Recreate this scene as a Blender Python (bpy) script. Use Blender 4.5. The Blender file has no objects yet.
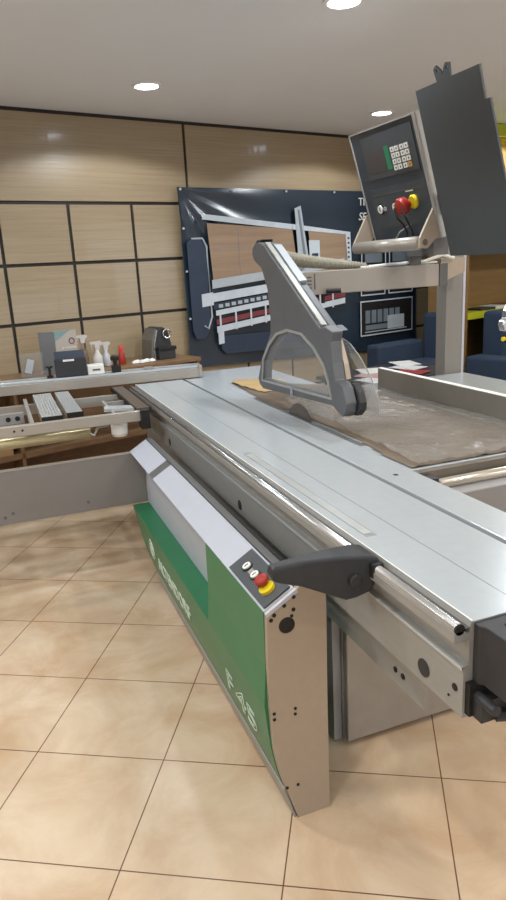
import bpy, bmesh, math, random
from mathutils import Vector, Matrix
random.seed(7)
S = bpy.context.scene
COL = S.collection
PI = math.pi

# ------------------------------------------------------------------ helpers
def lin(c):
    return tuple((v/255/12.92 if v/255 <= .04045 else ((v/255+.055)/1.055)**2.4) for v in c)

MATS = {}
def mat(name, rgb, rough=.5, metal=0., var=.06, scale=12., bump=0., spec=.5, trans=0., alpha=1., ior=1.45,
        coat=0., stretch=None, emit=None, estr=0.):
    if name in MATS: return MATS[name]
    m = bpy.data.materials.new(name); m.use_nodes = True
    nt = m.node_tree; n = nt.nodes; l = nt.links
    b = n['Principled BSDF']
    c = lin(rgb)
    tc = n.new('ShaderNodeTexCoord'); mp = n.new('ShaderNodeMapping')
    if stretch: mp.inputs['Scale'].default_value = stretch
    l.new(tc.outputs['Object'], mp.inputs['Vector'])
    nz = n.new('ShaderNodeTexNoise'); nz.inputs['Scale'].default_value = scale; nz.inputs['Detail'].default_value = 4
    l.new(mp.outputs[0], nz.inputs['Vector'])
    rp = n.new('ShaderNodeValToRGB')
    rp.color_ramp.elements[0].position = .3; rp.color_ramp.elements[1].position = .7
    rp.color_ramp.elements[0].color = tuple(max(0, v*(1-var)) for v in c)+(1,)
    rp.color_ramp.elements[1].color = tuple(min(1, v*(1+var)) for v in c)+(1,)
    l.new(nz.outputs['Fac'], rp.inputs['Fac']); l.new(rp.outputs[0], b.inputs['Base Color'])
    b.inputs['Roughness'].default_value = rough; b.inputs['Metallic'].default_value = metal
    b.inputs['Specular IOR Level'].default_value = spec; b.inputs['IOR'].default_value = ior
    b.inputs['Transmission Weight'].default_value = trans; b.inputs['Alpha'].default_value = alpha
    b.inputs['Coat Weight'].default_value = coat
    if bump:
        bp = n.new('ShaderNodeBump'); bp.inputs['Strength'].default_value = bump; bp.inputs['Distance'].default_value = .01
        l.new(nz.outputs['Fac'], bp.inputs['Height']); l.new(bp.outputs[0], b.inputs['Normal'])
    if emit:
        b.inputs['Emission Color'].default_value = lin(emit)+(1,); b.inputs['Emission Strength'].default_value = estr
    MATS[name] = m
    return m

def obj(name, bm, m, parent=None, smooth=False, bevel=0., seg=2):
    bmesh.ops.remove_doubles(bm, verts=bm.verts, dist=1e-6)
    bmesh.ops.recalc_face_normals(bm, faces=bm.faces)
    me = bpy.data.meshes.new(name); bm.to_mesh(me); bm.free()
    o = bpy.data.objects.new(name, me); COL.objects.link(o)
    for k in (m if isinstance(m, (list, tuple)) else [m]): me.materials.append(k)
    if smooth:
        for p in me.polygons: p.use_smooth = True
    if bevel:
        md = o.modifiers.new('b', 'BEVEL'); md.width = bevel; md.segments = seg
        md.limit_method = 'ANGLE'; md.angle_limit = math.radians(35); md.harden_normals = False
    if parent is not None:
        o.parent = parent
        o.matrix_parent_inverse = world(parent).inverted()
    return o

def world(o):
    M = o.matrix_basis.copy()
    if o.parent: M = world(o.parent) @ o.matrix_parent_inverse @ M
    return M

def tag(o, label, cat=None, group=None, kind=None):
    o['label'] = label
    if cat: o['category'] = cat
    if group: o['group'] = group
    if kind: o['kind'] = kind
    return o
def thing(name, label, cat, loc, group=None):
    o = bpy.data.objects.new(name, None); COL.objects.link(o); o.location = loc; o.empty_display_size = .1
    return tag(o, label, cat, group)
def struct(o): o['kind'] = 'structure'; return o

def NB(): return bmesh.new()
def box(bm, x0, x1, y0, y1, z0, z1, M=None, mi=0):
    v = [bm.verts.new((x, y, z)) for x in (x0, x1) for y in (y0, y1) for z in (z0, z1)]
    F = [(0,1,3,2),(4,6,7,5),(0,4,5,1),(2,3,7,6),(0,2,6,4),(1,5,7,3)]
    for f in F:
        q = bm.faces.new([v[i] for i in f]); q.material_index = mi
    if M is not None:
        for w in v: w.co = M @ w.co
    return v
def BX(x0, x1, y0, y1, z0, z1, M=None):
    bm = NB(); box(bm, x0, x1, y0, y1, z0, z1, M); return bm
def plate(bm, loops, fn, t, mi=0):
    """loops: outline then holes, 2D; fn(a,b,h)->Vector ; h from 0 to t"""
    vs = []; ed = []
    for L in loops:
        r = [bm.verts.new((a, b, 0)) for a, b in L]; vs += r
        for i in range(len(r)): ed.append(bm.edges.new((r[i], r[(i+1) % len(r)])))
    g = bmesh.ops.triangle_fill(bm, use_beauty=True, use_dissolve=False, edges=ed, normal=(0, 0, 1))
    fs = [x for x in g['geom'] if isinstance(x, bmesh.types.BMFace)]
    for f in fs: f.material_index = mi
    e = bmesh.ops.extrude_face_region(bm, geom=fs)
    nv = [x for x in e['geom'] if isinstance(x, bmesh.types.BMVert)]
    for x in e['geom']:
        if isinstance(x, bmesh.types.BMFace): x.material_index = mi
    for v in nv: v.co.z = t
    for v in vs+nv: v.co = Vector(fn(v.co.x, v.co.y, v.co.z))
    for f in bm.faces:
        pass
    return bm
def XZ(poly, y0, y1, holes=()):      # section in X,Z extruded along Y
    return plate(NB(), [poly]+list(holes), lambda a, b, h: (a, y0+h, b), y1-y0)
def YZ(poly, x0, x1, holes=()):
    return plate(NB(), [poly]+list(holes), lambda a, b, h: (x0+h, a, b), x1-x0)
def XY(poly, z0, z1, holes=()):
    return plate(NB(), [poly]+list(holes), lambda a, b, h: (a, b, z0+h), z1-z0)
def circ(cx, cy, r, n=20, ry=None):
    return [(cx+r*math.cos(2*PI*i/n), cy+(ry or r)*math.sin(2*PI*i/n)) for i in range(n)]
def tube(bm, pts, r, n=12, cap=True, rad=None):
    pts = [Vector(p) for p in pts]; rings = []
    for i, p in enumerate(pts):
        a = pts[max(0, i-1)]; b = pts[min(len(pts)-1, i+1)]; t = (b-a).normalized()
        u = t.cross(Vector((0, 0, 1)));
        if u.length < 1e-3: u = t.cross(Vector((0, 1, 0)))
        u.normalize(); v = t.cross(u); rr = rad[i] if rad else r
        rings.append([bm.verts.new(p+rr*(math.cos(2*PI*k/n)*u+math.sin(2*PI*k/n)*v)) for k in range(n)])
    for A, B in zip(rings, rings[1:]):
        for k in range(n): bm.faces.new((A[k], A[(k+1) % n], B[(k+1) % n], B[k]))
    if cap: bm.faces.new(rings[0]); bm.faces.new(rings[-1])
    return bm
def lathe(bm, prof, c, axis='Z', n=24):
    """prof list of (r,h)"""
    rings = []
    for r, h in prof:
        ring = []
        for k in range(n):
            a = 2*PI*k/n; x, y = r*math.cos(a), r*math.sin(a)
            p = {'Z': (x, y, h), 'X': (h, x, y), 'Y': (x, h, y)}[axis]
            ring.append(bm.verts.new(Vector(c)+Vector(p)))
        rings.append(ring)
    for A, B in zip(rings, rings[1:]):
        for k in range(n): bm.faces.new((A[k], A[(k+1) % n], B[(k+1) % n], B[k]))
    bm.faces.new(rings[0]); bm.faces.new(rings[-1])
    return bm
def xf(bm, M):
    for v in bm.verts: v.co = M @ v.co
    return bm
def text(body, size, M, m, name, parent, outline=0., ext=.0008, spacing=1., shear=0., sx=1., length=None):
    cu = bpy.data.curves.new('t', 'FONT'); cu.body = body; cu.size = size; cu.space_character = spacing; cu.shear = shear
    cu.resolution_u = 4
    if outline: cu.fill_mode = 'NONE'; cu.bevel_depth = outline; cu.bevel_resolution = 0; 
    else: cu.extrude = ext
    to = bpy.data.objects.new('t', cu); COL.objects.link(to)
    dg = bpy.context.evaluated_depsgraph_get(); dg.update()
    me = bpy.data.meshes.new_from_object(to.evaluated_get(dg))
    bm = NB(); bm.from_mesh(me)
    if length: sx = length/max(v.co.x for v in bm.verts)
    bpy.data.objects.remove(to); bpy.data.curves.remove(cu); bpy.data.meshes.remove(me)
    xf(bm, M @ Matrix.Diagonal((sx, 1, 1, 1)))
    return obj(name, bm, m, parent)
def frame(o, x, y, z=None):
    x = Vector(x).normalized(); y = Vector(y).normalized(); z = x.cross(y) if z is None else Vector(z)
    M = Matrix.Identity(4)
    for i in range(3): M[i][0] = x[i]; M[i][1] = y[i]; M[i][2] = z[i]; M[i][3] = o[i]
    return M

# wall frame: u along back wall, n away from the photographer
DW = Vector((.9648, .2629, 0)); NW = Vector((-.2629, .9648, 0))
WALLN = 5.23
WM = frame((0, 0, 0), DW, NW)            # local (u, n, z)
def W(u, n, z): return WM @ Vector((u, n, z))
RZ = math.atan2(.2629, .9648)

# ------------------------------------------------------------------ materials
m_table = mat('anodised_table', (188, 195, 200), .22, .3, .02, 30)
m_alu = mat('brushed_aluminium', (152, 151, 147), .38, .18, .04, 6, stretch=(30, 1, 30))
m_alux = mat('brushed_aluminium_x', (162, 155, 146), .34, .3, .04, 6, stretch=(1, 30, 30))
m_grey = mat('grey_paint', (150, 148, 146), .45, 0, .03, 8)
m_panelgrey = mat('panel_grey', (142, 140, 140), .42, .1, .04, 5)
m_beige = mat('silver_paint', (168, 153, 136), .45, .15, .02, 40)
m_pale = mat('pale_blue_grey', (186, 190, 202), .4, .15, .02, 20)
m_green = mat('green_paint', (38, 114, 74), .42, 0, .04, 8, coat=.2)
m_chrome = mat('chrome', (200, 204, 210), .24, 1, .0, 10)
m_dark = mat('black_plastic', (46, 47, 50), .5, 0, .1, 20)
m_black = mat('black', (22, 21, 20), .6, 0, .1, 20)
m_slot = mat('slot_shadow_grey', (96, 96, 96), .6, .2, .05, 10)
m_guard = mat('guard_grey', (92, 94, 98), .45, .1, .05, 20)
m_clear = mat('clear_plastic', (170, 172, 172), .08, 0, .02, 10, alpha=.16)
m_red = mat('red_plastic', (156, 44, 34), .4, 0, .05)
m_yellow = mat('yellow_plastic', (222, 196, 30), .45, 0, .05)
m_white = mat('white_plastic', (225, 225, 220), .5, 0, .03)
m_letter = mat('pale_letter', (205, 215, 200), .5)
m_plate = mat('charcoal_powder_coat', (72, 76, 80), .5, .1, .04, 60)
m_console = mat('console_face', (56, 64, 74), .34, .1, .05, 10)
m_navy = mat('navy_fabric', (38, 52, 72), .9, 0, .15, 200, bump=.3)
m_counter = mat('brown_counter', (120, 92, 66), .45, 0, .15, 3, stretch=(1, 12, 12))
m_lime = mat('lime_laminate', (172, 176, 40), .45, 0, .04)
m_paper = mat('brown_paper', (106, 92, 76), .6, 0, .2, 4, bump=.4)

def wood_mat():
    m = bpy.data.materials.new('oak_panel'); m.use_nodes = True; nt = m.node_tree; n = nt.nodes; l = nt.links
    b = n['Principled BSDF']; tc = n.new('ShaderNodeTexCoord'); mp = n.new('ShaderNodeMapping')
    mp.inputs['Rotation'].default_value = (0, 0, -RZ)
    l.new(tc.outputs['Object'], mp.inputs['Vector'])
    mp2 = n.new('ShaderNodeMapping'); mp2.inputs['Scale'].default_value = (1.2, 1, 60)
    l.new(mp.outputs[0], mp2.inputs[0])
    nz = n.new('ShaderNodeTexNoise'); nz.inputs['Scale'].default_value = 1.6; nz.inputs['Detail'].default_value = 6
    nz.inputs['Distortion'].default_value = .6
    l.new(mp2.outputs[0], nz.inputs['Vector'])
    rp = n.new('ShaderNodeValToRGB'); e = rp.color_ramp.elements
    e[0].position = .2; e[0].color = lin((142, 124, 99))+(1,); e[1].position = .8; e[1].color = lin((165, 147, 118))+(1,)
    l.new(nz.outputs['Fac'], rp.inputs['Fac']); l.new(rp.outputs[0], b.inputs['Base Color'])
    b.inputs['Roughness'].default_value = .3; b.inputs['Specular IOR Level'].default_value = .5
    b.inputs['Coat Weight'].default_value = .7; b.inputs['Coat Roughness'].default_value = .12
    mp3 = n.new('ShaderNodeMapping'); mp3.inputs['Scale'].default_value = (7, 1, .35); l.new(mp.outputs[0], mp3.inputs[0])
    n3 = n.new('ShaderNodeTexNoise'); n3.inputs['Scale'].default_value = 1; n3.inputs['Detail'].default_value = 1; l.new(mp3.outputs[0], n3.inputs['Vector'])
    b3 = n.new('ShaderNodeBump'); b3.inputs['Strength'].default_value = .5; b3.inputs['Distance'].default_value = .02
    l.new(n3.outputs['Fac'], b3.inputs['Height']); l.new(b3.outputs[0], b.inputs['Coat Normal'])
    bp = n.new('ShaderNodeBump'); bp.inputs['Strength'].default_value = .08; bp.inputs['Distance'].default_value = .01
    l.new(nz.outputs['Fac'], bp.inputs['Height']); l.new(bp.outputs[0], b.inputs['Normal'])
    return m
m_wood = wood_mat()

def tile_mat():
    m = bpy.data.materials.new('floor_tile'); m.use_nodes = True; nt = m.node_tree; n = nt.nodes; l = nt.links
    b = n['Principled BSDF']; tc = n.new('ShaderNodeTexCoord'); mp = n.new('ShaderNodeMapping')
    mp.inputs['Rotation'].default_value = (0, 0, math.radians(29.74))
    mp.inputs['Location'].default_value = (-.234+.462*20, -1.435+.441*20, 0)
    l.new(tc.outputs['Object'], mp.inputs['Vector'])
    br = n.new('ShaderNodeTexBrick'); br.offset = 0; br.squash = 1
    br.inputs['Scale'].default_value = 1; br.inputs['Brick Width'].default_value = .462; br.inputs['Row Height'].default_value = .441
    br.inputs['Mortar Size'].default_value = .0022; br.inputs['Mortar Smooth'].default_value = .2; br.inputs['Bias'].default_value = 0
    br.inputs['Color1'].default_value = (.45, .45, .45, 1); br.inputs['Color2'].default_value = (.55, .55, .55, 1)
    l.new(mp.outputs[0], br.inputs['Vector'])
    n1 = n.new('ShaderNodeTexNoise'); n1.inputs['Scale'].default_value = 3.2; n1.inputs['Detail'].default_value = 7; n1.inputs['Roughness'].default_value = .62
    n1.inputs['Distortion'].default_value = .5
    l.new(mp.outputs[0], n1.inputs['Vector'])
    rp = n.new('ShaderNodeValToRGB'); e = rp.color_ramp.elements
    e[0].position = .34; e[0].color = lin((192, 162, 130))+(1,); e[1].position = .66; e[1].color = lin((216, 196, 170))+(1,)
    l.new(n1.outputs['Fac'], rp.inputs['Fac'])
    mx = n.new('ShaderNodeMixRGB'); mx.inputs[2].default_value = lin((112, 80, 56))+(1,)
    l.new(br.outputs['Fac'], mx.inputs[0]); l.new(rp.outputs[0], mx.inputs[1]); l.new(mx.outputs[0], b.inputs['Base Color'])
    b.inputs['Roughness'].default_value = .33; b.inputs['Specular IOR Level'].default_value = .45
    bp = n.new('ShaderNodeBump'); bp.invert = True; bp.inputs['Strength'].default_value = .5; bp.inputs['Distance'].default_value = .004
    l.new(br.outputs['Fac'], bp.inputs['Height']); l.new(bp.outputs[0], b.inputs['Normal'])
    return m
m_tile = tile_mat()
m_ring0 = mat('window_frame_white', (225, 225, 222), .5)
m_ceil = mat('ceiling_paint', (228, 233, 240), .8, 0, .01, 3)
m_wallp = mat('wall_paint', (200, 192, 180), .8, 0, .01, 3)
m_groove = mat('dark_groove', (38, 32, 26), .6, 0, .1)

# ------------------------------------------------------------------ room
U0, U1, N0, N1, HC = -3.2, 9.5, -3.2, WALLN, 2.8
struct(obj('floor', BX(U0-.1, U1+.1, N0-.1, N1+.1, -.1, 0, WM), m_tile))
struct(obj('ceiling', BX(U0-.1, U1+.1, N0-.1, N1+.1, HC, HC+.1, WM), m_ceil))
struct(obj('wall_left', BX(U0-.1, U0, N0, N1, 0, HC, WM), m_wallp))
struct(obj('wall_right', BX(U1, U1+.1, N0, N1, 0, HC, WM), m_wallp))
struct(obj('wall_front', BX(U0-.1, U1+.1, N0-.1, N0, 0, HC, WM), m_wallp))
bm = NB(); box(bm, U0-.1, U1+.1, N1+.012, N1+.1, 0, HC, WM, 1)
rows = [0, .415, .85, 1.28, 1.712, 2.155]
g = .013
us = [1.568+.5365*k for k in range(-9, 15)]
for i in range(len(rows)-1):
    for a, b_ in zip(us, us[1:]):
        box(bm, a+g, b_-g, N1, N1+.014, rows[i]+(g if i else 0), rows[i+1]-g, WM, 0)
ub = [3.18-2.14*2, 3.18-2.14, 3.18-.0, 3.18+2.14*.93, 3.18+2.14*2, 3.18+2.14*2.7]
ub = [-3.2, -1.1, 1.04-.0, 3.18, 5.32, 7.46, 9.5]
ub[2] = -1.1+.001; ub = [-3.2, -1.1, 3.18, 7.46, 9.5]
for a, b_ in zip(ub, ub[1:]):
    box(bm, a+g, b_-g, N1, N1+.014, 2.155+g, HC-.028, WM, 0)
struct(obj('wall_back', bm, [m_wood, m_groove]))

# ------------------------------------------------------------------ downlights
m_pane = mat('window_daylight', (230, 238, 245), .3, emit=(214, 232, 255), estr=1.1)  # glowing panes of unseen windows behind the camera, added as fill light
for k, u in enumerate((-1.9, .7, 3.3, 5.9)):
    struct(obj('window_%d' % (k+1), BX(u, u+2.1, N0+.001, N0+.012, .75, 2.45, WM), m_pane))
    bmw = NB()
    for a0, a1, c0, c1 in ((u-.06, u, .69, 2.51), (u+2.1, u+2.16, .69, 2.51), (u, u+2.1, .69, .75), (u, u+2.1, 2.45, 2.51), (u+1.02, u+1.08, .75, 2.45)): box(bmw, a0, a1, N0+.001, N0+.05, c0, c1, WM)
    struct(obj('trim_%d' % (k+1), bmw, m_ring0))
m_led = mat('led_disc', (255, 255, 255), .5, emit=(225, 240, 255), estr=14)
m_ring = mat('white_ring', (235, 235, 235), .5)
vis = {(1, 0): 'round white downlight in ceiling nearest the wood panelled wall, left side',
       (2, 0): 'round white downlight in ceiling just left of the tilted machine console',
       (1, 1): 'round white downlight cut off by the top edge of the photo'}
proto = None
def downlight(u, n, label, group='round ceiling downlights'):
    p = W(u, n, HC)
    t = thing('downlight', label, 'light', (p.x, p.y, HC), group)
    b1 = plate(NB(), [circ(0, 0, .1, 32), circ(0, 0, .078, 32)], lambda a, c, h: (p.x+a, p.y+c, HC-.011+h), .010)
    obj('ring', b1, m_ring, t, smooth=False)
    b2 = NB(); lathe(b2, [(.0775, -.009), (.0775, -.004)], p, 'Z', 32)
    obj('lamp_disc', b2, m_led, t)
    return t
lightspots = []
for i, u in ((0, .2), (1, 2.39), (2, 4.6), (3, 6.8), (-1, -1.99)):  # last column is unseen, added to light the carriage's left-facing side
    for j, n in enumerate((4.35, 2.64, .93, -.8, -2.4)):
        if i == 1 and j == 1: u_ = 2.54
        else: u_ = u
        if (i, j) in vis: downlight(u_, n, vis[(i, j)])
        lightspots.append((u_, n, i, j))
for u, n, i, j in lightspots:
    L = bpy.data.lights.new('downlight_lamp', 'SPOT'); L.energy = (48, 56, 52, 24, 16)[j]; L.spot_size = math.radians(152); L.spot_blend = .15
    L.shadow_soft_size = .07; L.color = (.90, .96, 1.0)
    if j >= 2: L.color = (1.0, .97, .92) if i < 2 else (1.0, .88, .70)
    o = bpy.data.objects.new('downlight_lamp', L); COL.objects.link(o); o.location = W(u, n, HC-.03)

# ------------------------------------------------------------------ THE SAW
saw = thing('sliding_table_saw', 'large grey and green sliding table saw filling the middle of the showroom', 'table saw', (1.1, 2.6, 0))
def P(name, bm, m, parent=saw, **k): return obj(name, bm, m, parent, **k)

# main body under the table
P('machine_body', BX(.93, 1.9, 1.79, 3.45, .012, .84), m_panelgrey, bevel=.004)
P('body_trim', XZ([(.90, .012), (.929, .012), (.929, .6), (.90, .6)], 1.8, 1.84), m_grey)
P('front_cover', BX(.935, 1.88, 1.765, 1.789, .02, .66), mat('cover_beige_grey', (160, 152, 142), .45, .1), bevel=.004)
# end panel
ep = [(.582, .699), (.5785, .561), (.578, .40), (.581, .30), (.584, .252), (.597, .178), (.613, .117), (.649, .0), (.755, .0), (.758, .4), (.762, .66), (.762, .80), (.72, .80), (.672, .753)]
end = P('end_panel', XZ(ep, 1.555, 1.575), m_beige)
for hx, hz, r in [(.593, .68, .006), (.603, .693, .006), (.634, .715, .006), (.663, .735, .006), (.661, .697, .006), (.655, .679, .005),
                  (.588, .384, .005), (.588, .365, .005), (.654, .382, .005), (.653, .364, .005), (.617, .12, .005), (.652, .119, .005)]:
    b = NB(); lathe(b, [(r, -.0015), (r, .0)], (hx, 1.5548, hz), 'Y', 12); P('bolt_hole', b, m_black, end)
b = NB(); lathe(b, [(.019, -.004), (.024, -.002), (.024, 0)], (.639, 1.5548, .654), 'Y', 28); P('hole_plug', b, m_black, end)
# green hull
Yf = 3.5
low = [(.567, .40), (.572, .34), (.581, .252), (.594, .178), (.611, .117), (.646, .004), (.70, .004), (.70, .36), (.66, .40)]
b = XZ(low, 1.5755, Yf)
for v in b.verts:
    if v.co.y > 3: v.co.y -= max(0, .4-v.co.z)*.85
hull = P('green_hull', b, m_green)
P('upper_cover', XZ([(.567, .4004), (.577, .52), (.579, .697), (.70, .697), (.70, .4004)], 1.5755, 2.12), m_green)
P('inner_wall', BX(.655, .70, 2.12, 3.5, .402, .72), m_pale)
b = XZ([(.645, .0), (.612, .1165), (.607, .113), (.639, .0)], 1.56, 3.2)
P('kick_strip', b, m_alu)
MT = lambda y, z, x: frame((x, y, z), (0, -1, 0), (-.10, 0, 1))
tx = MT(2.0, .222, .578); 
for tx_, yy, ln in (('F', 1.98, .075), ('45', 1.885, .195)): text(tx_, .108, MT(yy, .217, .5830), m_letter, 'lettering', hull, outline=.0016, length=ln)
text('ALTENDORF', .10, MT(3.0, .226, .5822), m_letter, 'lettering', hull, outline=.0018, length=.57)
b = NB()
for rr in (.05, .034):
    tube(b, [(.5765-.10*rr*math.sin(a), 3.12+rr*math.cos(a), .285+rr*math.sin(a)) for a in [2*PI*k/28 for k in range(29)]], .0018, 6)
tube(b, [(.5788, 3.14, .262), (.573, 3.12, .315), (.5788, 3.10, .262)], .0018, 6)
P('round_emblem', b, m_letter, hull)
# slanted cover
def slab(y0, y1, h=.004):
    return XZ([(.580, .699), (.672, .7535), (.676, .747), (.584, .6925)], y0, y1)
P('slanted_cover', slab(1.575, 2.95), m_pale)
P('slanted_cover', slab(3.04, 3.5), m_pale)
P('cover_joint', XZ([(.582, .697), (.672, .7505), (.676, .744), (.586, .6905)], 2.95, 3.04), m_slot)  # dark band stands in for the outrigger's shadow and reflection on the cover
P('cover_end_strip', XZ([(.578, .7005), (.672, .757), (.677, .747), (.582, .691)], 1.5535, 1.564), m_pale)
P('rear_skirt', BX(.674, .70, 1.58, 3.5, .70, .76), m_slot)
# control strip : local frame on the slant  (a along -Y , b up slope)
sl = Vector((.092, 0, .0545)).normalized(); nn = Vector((-.0545, 0, .092)).normalized()
CM = frame(Vector((.582, 1.58, .7005))+nn*.0005, (0, 1, 0), sl, nn)
cp = P('control_strip', xf(BX(0, .295, .004, .098, 0, .006), CM), m_plate, bevel=.002)
def cyl(bmm, a, b_, r, h0, h1, M, n=20):
    vs = lathe(NB(), [(r, h0), (r, h1)], (a, b_, 0), 'Z', n); xf(vs, M); me = bpy.data.meshes.new('x'); vs.to_mesh(me); vs.free(); bmm.from_mesh(me); bpy.data.meshes.remove(me)
for a, b_ in ((.222, .048), (.155, .048)):
    q = NB(); cyl(q, a, b_, .019, .006, .010, CM); P('button_ring', q, m_dark, cp)
    q = NB(); cyl(q, a, b_, .014, .010, .014, CM); P('push_button', q, m_white, cp)
    tm = CM @ Matrix.Translation((a, b_, .0142))
    q = NB(); box(q, -.0018, .0018, -.007, .007, 0, .0008, tm); P('button_mark', q, m_black, cp)
q = NB(); cyl(q, .058, .048, .024, .006, .016, CM, 28); P('yellow_collar', q, m_yellow, cp)
q = NB(); b2 = lathe(NB(), [(.012, .016), (.012, .022), (.021, .024), (.022, .034), (.018, .039), (.008, .04)], (.078, .05, 0), 'Z', 28); xf(b2, CM @ Matrix.Translation((0, 0, 0)))
P('emergency_stop', b2, m_red, cp, smooth=True)
P('status_label', xf(BX(.178, .198, .038, .056, .006, .0075), CM), m_grey, cp)

# guide rail below the carriage
P('guide_rail', XZ([(.85, .545), (.856, .545), (.856, .60), (1.10, .60), (1.10, .672), (.85, .672)], 1.205, 4.35), m_alu)
b = NB()
for y, r in ((1.335, .008), (1.30, .008)): lathe(b, [(r, -.002), (r, 0)], (.8495, y, .585), 'X', 14)
P('bolt_hole', b, m_black)
P('rail_hanger', BX(.86, 1.0, 1.26, 1.36, .60, .675), m_dark)

# carriage (sliding table)
car = [(.80, .679), (.80, .793), (.797, .796), (.797, .801), (.812, .804), (.812, .862), (.775, .862), (.775, .884), (.800, .884), (.806, .878), (.812, .878), (.812, .888), (.816, .9), (1.133, .9), (1.133, .679)]
YC0, YC1 = 1.003, 4.42
carr = P('sliding_table', XZ(car, YC0, YC1), m_alu)
P('table_plate', BX(.818, 1.134, YC0-.001, YC1, .9001, .9025), m_table, carr)
b = NB(); tube(b, [(.789, YC0+.004, .889), (.789, YC1, .889)], .0115, 16); P('chrome_rail', b, m_chrome, carr, smooth=True)
b = NB(); lathe(b, [(.0122, 0), (.0122, .004)], (.789, YC0, .889), 'Y', 18); P('rail_end_cap', b, m_black, carr)
P('rail_groove', BX(.8005, .8155, YC0, YC1, .8885, .8895), m_slot, carr)
P('table_edge_bead', BX(.8165, .8195, YC0, YC1, .9026, .9042), m_white, carr)
P('edge_bead', BX(.7955, .7995, YC0, YC1, .7935, .8005), m_table, carr)
for y, z, r in ((2.371, .718, .02), (3.487, .723, .02), (1.14, .719, .0215)):
    q = NB(); lathe(q, [(r, -.0015), (r, .0)], (.7995, y, z), 'X', 24); P('hole_plug', q, m_dark, carr)
q = NB(); lathe(q, [(.0085, -.0015), (.0085, 0)], (.7995, 1.028, .739), 'X', 14); P('bolt_hole', q, m_black, carr)
q = NB(); lathe(q, [(.003, -.0015), (.003, 0)], (.7995, 1.048, .708), 'X', 10); P('pin_hole', q, m_black, carr)
P('scale_inlay', BX(.850, .882, 1.48, 2.44, .9026, .9032), mat('scale_grey', (140, 142, 140), .45, .3), carr)
b = NB()
box(b, .853, .879, 1.5, 2.42, .9033, .9036)
P('scale_strip', b, mat('scale_pale', (178, 182, 182), .35, .3), carr)
P('table_edge_line', BX(.952, .9535, YC0, YC1, .9026, .9028), m_slot, carr)
# end box at the near end
b = XY([(.822, 1.003), (.822, .985), (.83, .975), (.83, .90), (.845, .875), (1.135, .875), (1.135, 1.003)], .765, .8985,
       holes=[[(.87, .905), (.87, .97), (1.11, .97), (1.11, .905)]])
eb = P('end_stop_box', b, m_dark, bevel=.003)
P('box_floor', BX(.86, 1.12, .90, .98, .77, .80), m_black, eb)
b = NB(); tube(b, [(.826, 1.0, .735), (.826, .93, .735)], .012, 12); box(b, .815, .90, .96, 1.0, .69, .74); P('locking_knob', b, m_dark, eb)
b = NB(); tube(b, [(.85, .96, .70), (.93, .93, .70)], .013, 12); P('clamp_lever', b, m_dark, eb)
P('end_plate', BX(.806, 1.13, .988, 1.003, .69, .765), m_black, eb)

# push handle
hp = [(.525, .915), (.53, .932), (.60, .934), (.69, .932), (.765, .925), (.795, .918), (.808, .898), (.796, .88), (.79, .845), (.776, .826), (.74, .815), (.714, .812), (.657, .840), (.60, .868), (.55, .885), (.53, .895)]
b = XZ(hp, 0, 1)
for v in b.verts:
    wd = .034+.056*max(0, min(1, (v.co.x-.58)/.2))
    v.co.y = 1.375+(v.co.y-.5)*wd
hd = P('push_handle', b, m_dark, bevel=.010, seg=3)
b = NB(); lathe(b, [(.012, -.004), (.017, -.002), (.017, .004)], (.735, 1.333, .865), 'Y', 24); P('handle_pivot', b, m_dark, hd)
P('handle_clamp', BX(.772, .806, 1.315, 1.43, .866, .905), m_black, hd, bevel=.006)

# fixed table
P('fixed_table_strip', BX(1.158, 1.29, 1.1, 4.68, .862, .9005), m_table, bevel=.002)
P('table_gap', BX(1.134, 1.1575, 1.1, 4.6, .84, .874), m_slot)
mt = P('main_table', XY([(1.292, 1.93), (2.716, 1.93), (2.716, 3.5), (1.80, 3.5), (1.80, 4.68), (1.292, 4.68)], .85, .900), m_table, bevel=.002)
q = NB(); lathe(q, [(.009, 0), (.009, .0008)], (1.215, 1.91, .9006), 'Z', 16); P('table_screw', q, m_dark, mt)
# near side rail pack of the main table
P('table_front_beam', BX(1.295, 2.716, 1.90, 1.929, .80, .895), mat('beam_brown_grey', (112, 104, 94), .4, .3))
P('under_panel', BX(1.295, 2.75, 1.90, 1.93, .56, .799), mat('under_grey', (128, 118, 106), .4, .3))
P('under_panel_band', BX(1.295, 2.75, 1.894, 1.8995, .70, .745), m_slot)
b = NB(); tube(b, [(1.345, 1.868, .855), (2.75, 1.868, .855)], .019, 18); P('round_rail', b, mat('rail_silver', (214, 206, 192), .2, .7), smooth=True)
P('rail_profile', BX(1.30, 2.75, 1.80, 1.893, .62, .66), m_panelgrey)
P('rail_mount', BX(1.30, 1.345, 1.845, 1.899, .845, .885), m_dark)
# blade
b = NB(); lathe(b, [(.16, -.0016), (.16, .0016)], (1.312, 2.905, .81), 'X', 64)
P('saw_blade', b, mat('blade_steel', (110, 104, 100), .4, .8))
P('blade_insert', BX(1.298, 1.326, 2.3, 3.5, .9003, .9015), m_slot)

# rip fence
rf = P('rip_fence', BX(1.962, 1.992, 1.5, 3.27, .9085, 1.03), mat('fence_grey', (138, 134, 128), .4, .5), bevel=.002)
P('fence_top_edge', BX(1.962, 1.992, 1.5, 3.27, 1.0305, 1.033), m_white, rf)

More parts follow.
